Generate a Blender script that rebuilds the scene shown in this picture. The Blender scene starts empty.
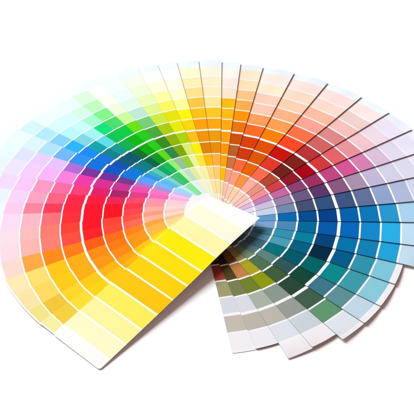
import bpy, math, random
import numpy as np
from mathutils import Matrix, Vector

U = 0.05                       # one strip width: 5 cm
CAMERA_FIT = [921.010708, 0.778298, -0.017461, 15.800901, -0.042679, 0.261497, 0.0]
RINGS = [0.0612, 0.4142, 0.7744, 1.1339, 1.4823, 1.8222, 2.1749, 2.524, 2.865, 3.2002, 3.5341, 3.8705, 4.2129]
# angle (degrees), sideways and lengthwise play on the rivet, printed chip colours from the rivet outwards, colour of the outer margin
STRIPS = [
    (228.65, 0.036, -0.009, 'FFFDE0 FFFAAE FFF000 FFE400 FFD600 FFCA00 FFF25E FFF8A0 FFFDCB FFFFFB FFFFFB', 'FFFFFB'),
    (222.85, -0.001, 0.000, 'FFFFFF FFF8B0 FFF060 FFE000 FFB800 FFC800 FFD400 FFE030 F6D23C F8F4A4', 'FFFFF8'),
    (217.44, -0.029, 0.010, 'FFFFFF FFF0A0 FFE000 FFC800 FFA400 FFB600 FFCC00 FFD820 F2CA34 F4E888', 'FFFFF8'),
    (210.68, -0.038, 0.004, 'FFFFFF FFE080 FFC040 FF9800 FF8A00 FF9800 FFB000 FFCC00 FFDC60 FCE8A8 FFFAF0', 'FDFBFF'),
    (204.08, -0.059, 0.007, 'FFFFFF FFD8A0 FFB850 FF9400 FF7A00 FF8C00 FFAC00 FFC800 FFE070 FCEAB4 FBF9FF FDFCFF', 'FDFBFF'),
    (197.72, -0.063, 0.001, 'FFFFFF FFC890 FFA840 FF8000 FF6C00 FF5A00 FF7C00 FF8A00 FFA840 FFDCD0 FAF8FF FDFCFF', 'FDFBFF'),
    (191.38, -0.055, -0.009, 'FFFFFF FFE0D0 FFB8A0 FF6850 FF4830 FF1820 FF4C3C FF8070 FFB8B0 FFDEE8 F8F6FF FDFCFF', 'FDFBFF'),
    (185.84, -0.051, -0.009, 'FFFFFF FFD0C0 FFA080 FF5040 FF4030 FF0020 FF3C30 FF7C6C FFBCBC FFE0EC F4F6FF FDFCFF', 'FDFBFF'),
    (180.04, -0.035, -0.018, 'FFFFFF FFE0D8 FFB0A8 FF4048 FF0014 FF0020 FF2830 FF7078 FFB8C4 FFDCF4 F0F6FF FAFCFF', 'F6FBFF'),
    (175.83, -0.009, -0.011, 'FFFFFF FFD8D8 FF9CA0 FF3048 FF0018 FF0028 FF2038 FF3858 FF849C FFCEEE EEF8FF FAFCFF', 'F6FBFF'),
    (171.00, 0.020, -0.014, 'FFFFFF FFD0E0 FF98B0 FF4468 E82050 FF0838 FF1E44 FF6080 FFA2C2 F6D4F8 EAF6FF FAFDFF', 'F6FBFF'),
    (165.58, 0.030, -0.028, 'FFFFFF FFB8E4 FF6CBC E03888 A81C68 E01868 FF3A7C FF6CA4 FF98C4 F8C8F6 F4DCFC F0EEFF', 'F6FBFF'),
    (159.27, 0.029, 0.009, 'FFFFFF FFC8F4 FF78C8 F04CA8 CC3090 D82A90 F036AC FF80DC FFB4FA F6CEFC F0E6FF E8F8FF', 'F6FBFF'),
    (154.57, 0.035, 0.004, 'FFFFFF D0C4F4 A898E0 A878D0 703890 702C98 7A309C B06CD8 E4C2FF ECCEFE E0E6FF EAFCFF', 'F6FBFF'),
    (149.38, 0.047, 0.031, 'FFFFFF A8DCFF 70BCFF 4EA4FF 0076D8 0056C4 0070DC 2A90F8 70B8FF B0E4FF DCF6FF EEFFFF', 'F6FFFF'),
    (144.27, 0.011, 0.011, 'FFFFFF A0E0FF 68B4FF 3090F0 0078D8 0050B8 0872E0 0A8CF8 22B4FC 84D4FF B4ECFC D4F6FF', 'F6FBFF'),
    (139.16, -0.026, 0.006, 'FFFFFF A0F0F8 50D0D8 30B0B8 007C88 005C74 00828A 00A4AC 80D8E4 B8F8FF D8FFFF EEFFFF', 'F6FBFF'),
    (134.84, -0.025, 0.001, 'FFFFFF C0F8F0 80D8D8 5CC8B8 007C80 00586C 0A9A90 5EDCE6 A4F4F0 C8FFFA DAFFFC F0FFFF', 'F6FBFF'),
    (130.62, -0.014, -0.010, 'FFFFFF A0E8B0 50C080 10A868 006644 00702A 08B04C 00C850 00E478 A8FFD0 D8FFE8 EAFFF8', 'F6FBFF'),
    (126.00, 0.004, 0.003, 'FFFFFF 80F498 30D060 10C050 009818 00AA00 00B800 00CC40 48DC68 80F488 C0FCC0 DEFFE0', 'F4FFFF'),
    (121.35, -0.002, 0.020, 'FFFFFF F0FFF0 CCFAB8 94F474 5CDC14 22CC10 1CCC14 66E000 C8FA98 ECFEDC FBFEEE FFFFFA', 'F0FDFF'),
    (115.88, 0.000, 0.015, 'FFFFFF E4F8F0 C4E2D0 94C49C 2E8848 348C18 48A838 74CC74 BCE6D0 DFF8E8 E8FDF5 F0FFFF', 'F2FAFF'),
    (110.35, -0.002, 0.017, 'FFFFFF F8FAD8 E8F0A0 98D430 78AC00 8CB400 A8CC00 C8E840 DEF48E E8F8B8 EEFDD6 F2FFE6', 'EFF8FF'),
    (104.99, -0.005, 0.017, 'FDFBD8 FDFBD8 FBF9BC EDF49A DCEC6C AAD400 E6E800 E4E200 FFF460 FFFCA4 FFFFDA FFFEF4', 'EFF8FF'),
    (99.97, 0.003, 0.012, 'FFFAD0 FFFAD0 FFF6A8 FFE838 FFF000 FFC010 FFD400 FFF200 FFF894 FFFFCC FFFFE0 FBFFFF', 'EFF7FF'),
    (94.25, 0.006, 0.017, 'FFF4D0 FFEBA8 FFDC80 FFB800 E08400 F09400 FFA200 FFBF14 FFC644 FFE08A FFECB0 FFF6CC', 'EEF6FF'),
    (88.23, 0.014, 0.034, 'FFF5D8 FFE8A8 FFD070 FFB040 E88C00 F09A00 FFA80A FFC81E FFE59A FFEABD FFEEC8 FFF5DC', 'EDF5FF'),
    (83.19, 0.013, 0.021, 'FFF0D0 FFE0A0 FFC000 FFA400 FF9400 FFA000 FFA808 FFB808 FFBC10 FBE3CE FAE9DE FBF3EA', 'ECF4FE'),
    (77.14, 0.013, 0.007, 'FAC8B0 FAC8B0 F4A080 C87440 B86020 D05000 E87408 FF9600 FFAC4C FFC284 FFDFB4 FEE8CC', 'ECF5FF'),
    (68.64, 0.010, -0.012, 'FFCDBC FFCDBC FFA080 FF6838 D03808 D84000 FF6C20 FF9C58 FBC8B0 FBD0B8 FDECD0 FBEDE2', 'ECF5FF'),
    (59.17, 0.010, -0.014, 'FFD8A0 FFD8A0 FF9440 E86404 D85800 E05000 FF8000 FF9E50 FFB284 FFD0B0 FDDCC4 FCE4DC', 'ECF5FF'),
    (49.12, 0.017, -0.015, 'FFD0C4 FFD0C4 FFB09C FF6C50 E03828 C81008 FF4820 FF7048 FFA492 FFBCA2 FDDCCC FCE0DC', 'ECF6FD'),
    (40.06, 0.004, -0.001, 'F8C8B8 F8C8B8 E49484 B44830 702018 802018 B83434 D06460 DC8888 F4C0BC EED2CA FAE8E4', 'EEFAFD'),
    (31.80, -0.004, -0.009, 'F8C8CC F8C8CC F09090 D04048 901828 A80018 D03838 E06468 E8949C F4C6CE EFDCE6 EDE6F6', 'ECF2FC'),
    (24.03, -0.004, -0.013, 'DCB8E0 DCB8E0 C480B8 C068A0 884070 983060 C04480 D45494 D680B2 DAC0DA E2DCF0 EAE8FA', 'F0F0FC'),
    (16.05, 0.008, -0.017, 'E0D8EC E0D8EC C8C0DC 9880A8 685880 583868 885880 A890AC C2B8D8 D2D2E8 DEDCF0 EAE8F8', 'F0F0FC'),
    (6.83, 0.002, -0.015, 'D8DCEC D8DCEC C4D0E4 7088A8 425072 30507C 3C5480 607099 90A4CC B0BCDC D0D8F0 E0E8F8', 'F0F0FC'),
    (-1.44, -0.002, -0.004, '90B8DC 90B8DC 5898C8 0068B0 004C90 004088 0060A8 0878B8 2898D0 A8D4F0 C8E4F8 E0F0FA', 'F0F4FC'),
    (-10.32, 0.004, -0.004, 'A0BCD8 A0BCD8 78A0C8 4888B4 006898 0058A8 0066BA 1088CC 28B0E8 C0E0F4 D0E8F8 E4F0FA', 'F0F4FC'),
    (-17.88, 0.015, -0.007, '487890 487890 3C7C90 3090B0 00809C 004478 0074A8 1080B4 20A4DC C4E0F2 D8E8F4 E8F0F8', 'F0F4FA'),
    (-25.89, 0.015, 0.002, '6088A0 6088A0 508CA8 4898B0 006080 002C44 005C88 3094AC 80C8DC EEF2F7', 'EEF2F7'),
    (-35.03, 0.014, 0.010, '4C7080 4C7080 406C7C 007078 005868 006466 08888C 3C9CA8 88CCDC EFF3F7', 'EFF3F7'),
    (-42.62, 0.015, 0.002, '486468 486468 587C80 588078 305458 104838 3C7888 5C9098 C2DAE8 F0F3F6', 'F0F3F6'),
    (-50.93, 0.011, 0.029, '506868 506868 709070 4C7050 3E5C38 284838 40604C 609870 E0E8F0 F2F3F5', 'F2F3F5'),
    (-59.19, 0.004, 0.008, '60684C 60684C A09050 A8A020 8A980C 88968C 969C94 CCD4DC F2F1F4 F4F2F4', 'F4F2F4'),
    (-66.46, 0.015, -0.004, '504020 504020 7C5828 C08048 70802C A6B2A2 B8B6AC DCE2EA F4F2F4 F4F2F4', 'F5F2F4'),
    (-73.65, 0.010, -0.020, '302018 302018 402818 504820 788050 D8DAE3 BCB6A8 ECECF1 F2F1F4', 'F4F2F4'),
    (-80.70, 0.009, -0.056, '301810 301810 502018 A84838 A09C70 D5D9E3 C4BCB0 F0EEF1 F2F0F3', 'F4F2F4'),
]

SC = bpy.context.scene
# ---------------------------------------------------------------- camera
f, pit, rol, dist, ox, oy, _yaw = CAMERA_FIT
cp, sp = math.cos(pit), math.sin(pit)
F = Vector((0, cp, -sp)); UP = Vector((0, sp, cp)); R = Vector((1, 0, 0))
R2 = math.cos(rol) * R + math.sin(rol) * UP
U2 = -math.sin(rol) * R + math.cos(rol) * UP
pos = (Vector((ox, oy, 0)) - F * dist) * U
cam = bpy.data.cameras.new("camera"); cam_o = bpy.data.objects.new("camera", cam)
SC.collection.objects.link(cam_o)
M = Matrix(((R2.x, U2.x, -F.x, pos.x), (R2.y, U2.y, -F.y, pos.y), (R2.z, U2.z, -F.z, pos.z), (0, 0, 0, 1)))
cam_o.matrix_world = M
cam.sensor_width = 36; cam.lens = f / 414 * 36
cam.clip_start = 0.01; cam.clip_end = 100
SC.camera = cam_o
# ---------------------------------------------------------------- light
w = bpy.data.worlds.new("World"); SC.world = w; w.use_nodes = True
bg = w.node_tree.nodes["Background"]
bg.inputs[0].default_value = (1.0, 0.63, 0.54, 1); bg.inputs[1].default_value = 0.31

def softbox(name, az, el, d, size, watts, col):
    L = bpy.data.lights.new(name, 'AREA'); L.shape = 'DISK'; L.size = size
    L.energy = watts; L.color = col
    o = bpy.data.objects.new(name, L); SC.collection.objects.link(o)
    a, e = math.radians(az), math.radians(el)
    v = Vector((math.cos(a) * math.cos(e), math.sin(a) * math.cos(e), math.sin(e)))
    o.location = v * d
    o.rotation_euler = v.to_track_quat('Z', 'Y').to_euler()
    return o
softbox("studio_softbox", 140, 44, 3.0, 1.9, 149, (0.88, 0.97, 1.0))
SC.view_settings.view_transform = 'Standard'
SC.view_settings.look = 'None'
SC.view_settings.exposure = 0.0
SC.view_settings.gamma = 1.0
SC.render.engine = 'CYCLES'
try:
    SC.cycles.max_bounces = 6
except Exception:
    pass

# ---------------------------------------------------------------- materials
def lin(h, k=1.0):
    out = []
    for q in (0, 2, 4):
        v = int(h[q:q + 2], 16) / 255
        v = v / 12.92 if v <= 0.04045 else ((v + 0.055) / 1.055) ** 2.4
        out.append(v * k)
    return out

def mat(name):
    m = bpy.data.materials.new(name); m.use_nodes = True
    return m, m.node_tree.nodes, m.node_tree.links, m.node_tree.nodes["Principled BSDF"]

# printed card: colour of each chip in a colour attribute, faint paper grain
CARD, N, Lk, B = mat("printed_card")
at = N.new("ShaderNodeAttribute"); at.attribute_name = "chip"
tc = N.new("ShaderNodeTexCoord")
ns = N.new("ShaderNodeTexNoise"); ns.inputs['Scale'].default_value = 900; ns.inputs['Detail'].default_value = 4
n2 = N.new("ShaderNodeTexNoise"); n2.inputs['Scale'].default_value = 25; n2.inputs['Detail'].default_value = 2
Lk.new(tc.outputs['Object'], ns.inputs['Vector']); Lk.new(tc.outputs['Object'], n2.inputs['Vector'])
mr = N.new("ShaderNodeMapRange"); mr.inputs['To Min'].default_value = 0.988; mr.inputs['To Max'].default_value = 1.012
Lk.new(n2.outputs['Fac'], mr.inputs['Value'])
sc_ = N.new("ShaderNodeVectorMath"); sc_.operation = 'SCALE'
Lk.new(at.outputs['Color'], sc_.inputs[0]); Lk.new(mr.outputs['Result'], sc_.inputs['Scale'])
Lk.new(sc_.outputs['Vector'], B.inputs['Base Color'])
rg = N.new("ShaderNodeMapRange"); rg.inputs['To Min'].default_value = 0.32; rg.inputs['To Max'].default_value = 0.56
Lk.new(n2.outputs['Fac'], rg.inputs['Value']); Lk.new(rg.outputs['Result'], B.inputs['Roughness'])
B.inputs['Specular IOR Level'].default_value = 0.03
bp = N.new("ShaderNodeBump"); bp.inputs['Strength'].default_value = 0.05; bp.inputs['Distance'].default_value = 0.0002
Lk.new(ns.outputs['Fac'], bp.inputs['Height']); Lk.new(bp.outputs['Normal'], B.inputs['Normal'])

EDGE, N, Lk, B = mat("shade_darkened_edge")
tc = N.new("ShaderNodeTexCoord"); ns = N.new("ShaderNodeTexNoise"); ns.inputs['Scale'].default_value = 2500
cr = N.new("ShaderNodeValToRGB"); cr.color_ramp.elements[0].color = (.09, .08, .08, 1); cr.color_ramp.elements[1].color = (.17, .15, .15, 1)  # card edge darkened: shade between the stacked strips put into the colour
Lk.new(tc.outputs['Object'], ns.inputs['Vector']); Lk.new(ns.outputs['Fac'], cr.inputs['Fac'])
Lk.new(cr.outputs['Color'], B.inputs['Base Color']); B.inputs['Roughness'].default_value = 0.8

TABLE, N, Lk, B = mat("white_sweep")
tc = N.new("ShaderNodeTexCoord"); ns = N.new("ShaderNodeTexNoise"); ns.inputs['Scale'].default_value = 6
cr = N.new("ShaderNodeValToRGB"); cr.color_ramp.elements[0].color = (.93, .93, .93, 1); cr.color_ramp.elements[1].color = (.95, .95, .95, 1)
Lk.new(tc.outputs['Object'], ns.inputs['Vector']); Lk.new(ns.outputs['Fac'], cr.inputs['Fac'])
Lk.new(cr.outputs['Color'], B.inputs['Base Color']); B.inputs['Roughness'].default_value = 0.6
B.inputs['Specular IOR Level'].default_value = 0.2

# ---------------------------------------------------------------- table
def add_mesh(name, verts, faces, mats, parent=None):
    me = bpy.data.meshes.new(name); me.from_pydata(verts, [], faces)
    for m in mats: me.materials.append(m)
    o = bpy.data.objects.new(name, me); SC.collection.objects.link(o)
    if parent: o.parent = parent
    return o
T = 3.0
tab = add_mesh("tabletop", [(-T, -T, 0), (T, -T, 0), (T, T, 0), (-T, T, 0)], [(0, 1, 2, 3)], [TABLE])
tab['kind'] = 'structure'

# ---------------------------------------------------------------- the fan: how the strips lie on each other
n = len(STRIPS)
th = np.radians([s[0] for s in STRIPS])
GP=np.array([.075]+[.0022]*20+[.005]*27)
GO=np.array([.003]*12+[.005]*4+[.008]*4+[.016]*4+[.031]*24)
G=GP
P=np.array([GP[i:].sum() for i in range(n)])
WF=3.7
def wfun(a): return np.clip(1-np.clip(a,0,None)/WF,0,1)**1.15
def sstep(x): x=np.clip(x,0,1);return x*x*(3-2*x)
LEN=np.full(n,4.46)
LEN[27:]=4.38;LEN[27]=4.42;LEN[0]=3.412
LEN[1:11]=[3.44,3.47,3.51,3.56,3.58,3.58,3.60,3.60,3.60,4.25]
LEN[40:]=[3.29,3.29,3.29,3.28,3.14,3.15,2.84,2.84]
AC=.157
def field(p):
    r=np.hypot(p[:,0],p[:,1]);t=np.degrees(np.arctan2(p[:,1],p[:,0]))%360
    g=sstep((t-100)/40)*sstep((232-t)/25)
    return .035*sstep((r-1.9)/3.2)*2*g*sstep(r/4)
def zf(i,p,th,ac=None):
    ac=AC if ac is None else ac
    a=p@np.array([np.cos(th[i]),np.sin(th[i])])
    z=np.zeros(len(p))
    for j in range(i+1,n):
        u=np.array([np.cos(th[j]),np.sin(th[j])]);v=np.array([u[1],-u[0]])
        al=p@u;c=p@v
        d=np.maximum.reduce([c-ac,(ac-1)-c,-.3-al,al-LEN[j]])
        z+=GO[j]*(1-sstep(np.clip(d,0,None)/.45))
    w=wfun(a);z=.18*(1-np.exp(-z/.18))
    return .006+P[i]*w+(1-w)*z+field(p)
THICK = [0.0018] * 21 + [0.006] * 27

PAPER = 1.01
RPH = [th[k] - (AC + STRIPS[k][1]) / LEN[k] for k in range(1, 10)]
RR = [math.hypot(LEN[k], AC + STRIPS[k][1]) for k in range(1, 10)]
def s_of(c, mid):
    return (c - mid) / 0.5

deck = bpy.data.objects.new("colour_fan_deck", None); SC.collection.objects.link(deck)
deck['label'] = "open colour fan deck of rainbow paint swatch strips spread in a ring on white tabletop"
deck['category'] = "colour swatches"
LABELS = {0: 'topmost yellow strip, cream towards both ends', 1: 'yellow strip with a pale lemon end chip', 2: 'golden yellow strip', 3: 'amber strip fading to straw', 4: 'orange yellow strip with a pale straw end', 5: 'orange strip with a peach end', 6: 'tomato red strip with salmon chips', 7: 'red orange strip with pink chips', 8: 'scarlet strip with rose and pale pink chips', 9: 'pure red strip with pink chips', 10: 'crimson strip fading to lilac pink', 11: 'raspberry strip fading to lilac', 12: 'hot magenta strip fading to pale violet', 13: 'purple strip fading to lavender', 14: 'royal blue strip fading to icy blue', 15: 'bright blue strip with sky blue chips', 16: 'teal strip fading to pale cyan', 17: 'sea green strip with aqua chips', 18: 'emerald strip with mint chips', 19: 'pure green strip with light green chips', 20: 'leaf green strip with lime and cream chips', 21: 'moss green strip with grey mint chips', 22: 'olive lime strip with pale green chips', 23: 'acid yellow green strip with cream chips', 24: 'lemon yellow strip with amber chips inside', 25: 'golden amber strip with butter yellow chips', 26: 'deep amber strip with cream yellow chips', 27: 'mango yellow strip with beige outer chips', 28: 'brown orange strip with apricot chips', 29: 'brick orange strip with pale pink chips', 30: 'burnt orange strip with peach chips', 31: 'red strip with coral and salmon chips', 32: 'maroon strip with dusty pink chips', 33: 'dark crimson strip with rose chips', 34: 'plum strip with mauve pink chips', 35: 'dark violet strip with grey mauve chips', 36: 'slate blue strip with pale periwinkle chips', 37: 'navy and azure strip with a pale blue end', 38: 'cobalt strip with a bright sky blue chip', 39: 'petrol blue strip with a cyan blue chip', 40: 'midnight blue strip ending in pale turquoise', 41: 'dark teal strip with turquoise chips', 42: 'bottle green strip with steel blue chips', 43: 'forest green strip with a medium green chip', 44: 'olive strip with sage grey chips', 45: 'olive and tan strip with stone grey chips', 46: 'olive brown strip with warm beige and white chips', 47: 'bottom strip with a brick red chip, khaki and beige chips'}

def build_strip(i):
    ang, side, slip, cols, marg = STRIPS[i]
    cols = cols.split(); L = float(LEN[i]); t = THICK[i]
    a0 = -0.27 if i == 0 else (0.08 if i < 9 else -0.06 if i < 34 else -0.30)
    # longitudinal stations with a colour for each interval
    st = [a0]; cc = []
    def to(a, col, step=0.09):
        a = min(a, L)
        if a <= st[-1] + 1e-5: return
        m = max(1, int(math.ceil((a - st[-1]) / step))); s0 = st[-1]
        for q in range(1, m + 1):
            st.append(s0 + (a - s0) * q / m); cc.append(col)
    white = 'FFFFFF' if i < 40 else 'F4F4F6'
    g = [0.030 if i == 0 else 0.023 + 0.006 * min(1, max(0, (i - 22) / 12))] * 13
    g[6] = 0.032 if i == 0 else 0.041 + 0.012 * min(1, max(0, (i - 22) / 12))
    rings = [x + slip for x in RINGS]
    inner_white = white
    if i >= 23: inner_white = cols[0]
    if i >= 34 or i < 23: to(rings[0] - g[0] / 2, inner_white)
    for k in range(13):
        if k >= len(cols): break
        gap = g[k]
        if i == 0 and k == 0: gap = 0.0
        if 23 <= i < 34 and k == 0: gap = -0.5
        if i == 0 and k == 10: gap = 0.0
        if i == 0 and k == 9: gap = .02
        to(rings[k] + gap / 2, marg if k > 9 else white)
        nxt = rings[k + 1] - (g[k + 1] / 2 if not (i == 0 and k + 1 == 10) else 0) if k + 1 < 13 else L
        if 0 < i < 10: nxt = min(nxt, L - 0.03)
        to(nxt, cols[k])
    to(L, marg)
    st = np.array(st); rc = 0.045 if i == 0 else 0.02
    m = 14
    ACi = AC + side
    cv = np.linspace(ACi - 1, ACi, m + 1)
    # rounded corners: shrink the end rows
    A = []; Cx = []
    ends = []
    extra = [rc * (1 - math.cos(x)) for x in (0.0, .52, 1.05, 1.57)]
    st_l = list(st)
    base_cols = list(cc)
    for e in (rc, rc * .5, rc * .13):
        v = L - e
        q = int(np.searchsorted(st_l, v))
        if abs(st_l[q] - v) > 1e-4 and abs(st_l[q - 1] - v) > 1e-4:
            st_l.insert(q, v); base_cols.insert(q - 1, base_cols[q - 1])
    st = np.array(st_l)
    half = 0.5; mid = ACi - 0.5
    P2 = []
    u = np.array([math.cos(th[i]), math.sin(th[i])]); v = np.array([u[1], -u[0]])
    for a in st:
        d = L - a; h = half
        rim = math.hypot(L, ACi)
        if d < rc: h = half - (rc - math.sqrt(max(0, rc * rc - (rc - d) ** 2)))
        for s in (cv - mid) / half:
            c_ = mid + s * h; aa = a; a1 = L - 0.25
            s_ = s_of(c_, mid)
            if 0 < i < 14 and s_ < 0 and a < 1.5: c_ += 0.13 * -s_ * (1 - max(a, 0) / 1.5)
            if i == 0 and a < 0: aa = a * (1 - 0.26 * s_of(c_, mid))
            if 0 < i < 10 and a > a1: # these ends were guillotined to one curve running into the top strip
                ph = th[i] - math.asin(max(-1, min(1, c_ / L)))
                rm = float(np.interp(ph, RPH[::-1], RR[::-1]))
                cs = math.cos(ph - th[0])
                if ph > th[1] - 0.03: rm = min(rm, (LEN[0] - 0.012) / cs)
                aa = a1 + (a - a1) * (math.sqrt(rm * rm - c_ * c_) - a1) / (L - a1)
            elif i > 0 and a > a1:      # strip ends are cut to a common arc about the rivet
                aa = a1 + (a - a1) * (math.sqrt(rim * rim - c_ * c_) - a1) / (L - a1)
            P2.append(u * aa + v * c_)
    P2 = np.array(P2)
    z = zf(i, P2, th)
    na, nc = len(st), m + 1
    top = [(x * U, y * U, zz * U) for (x, y), zz in zip(P2, z)]
    bot = [(x * U, y * U, (zz - t) * U) for (x, y), zz in zip(P2, z)]
    faces = []; cl = []; mi = []
    for r in range(na - 1):
        for q in range(nc - 1):
            k0 = r * nc + q
            # v points clockwise; keep the normal up
            faces.append((k0, k0 + 1, k0 + nc + 1, k0 + nc)[::-1]); cl.append(base_cols[r]); mi.append(0)
    nv = len(top)
    for fidx in range(len(faces)):
        a_, b_, c_, d_ = faces[fidx]
        faces.append((a_ + nv, d_ + nv, c_ + nv, b_ + nv)); cl.append(white); mi.append(0)
    verts = top + bot
    loop = [r * nc for r in range(na)] + [(na - 1) * nc + q for q in range(1, nc)] + \
           [r * nc + nc - 1 for r in range(na - 2, -1, -1)] + [q for q in range(nc - 2, 0, -1)]
    s0 = len(verts)
    verts += [verts[k] for k in loop] + [verts[k + nv] for k in loop]
    ln = len(loop)
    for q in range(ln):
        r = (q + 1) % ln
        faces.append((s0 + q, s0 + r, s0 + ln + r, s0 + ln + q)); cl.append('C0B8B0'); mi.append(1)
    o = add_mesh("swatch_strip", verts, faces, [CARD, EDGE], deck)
    me = o.data
    ca = me.color_attributes.new("chip", 'FLOAT_COLOR', 'CORNER')
    buf = np.empty((len(me.loops), 4), dtype=np.float32)
    cache = {}; light_gain = PAPER / (1.23 + 0.09 * math.cos(th[i] - 2.44))  # softbox falloff offset in the colour: strips nearer the lamp made darker
    for pl in me.polygons:
        h = cl[pl.index]
        if h not in cache: cache[h] = lin(h, light_gain) + [1.0]
        buf[pl.loop_start:pl.loop_start + pl.loop_total] = cache[h]
    ca.data.foreach_set("color", buf.ravel())
    me.polygons.foreach_set("material_index", mi)
    me.polygons.foreach_set("use_smooth", [x == 0 for x in mi])
    # normals outward on the edge ring
    me.update()
    if LABELS.get(i): o['label'] = LABELS[i]
    return o

for i in range(n):
    build_strip(i)
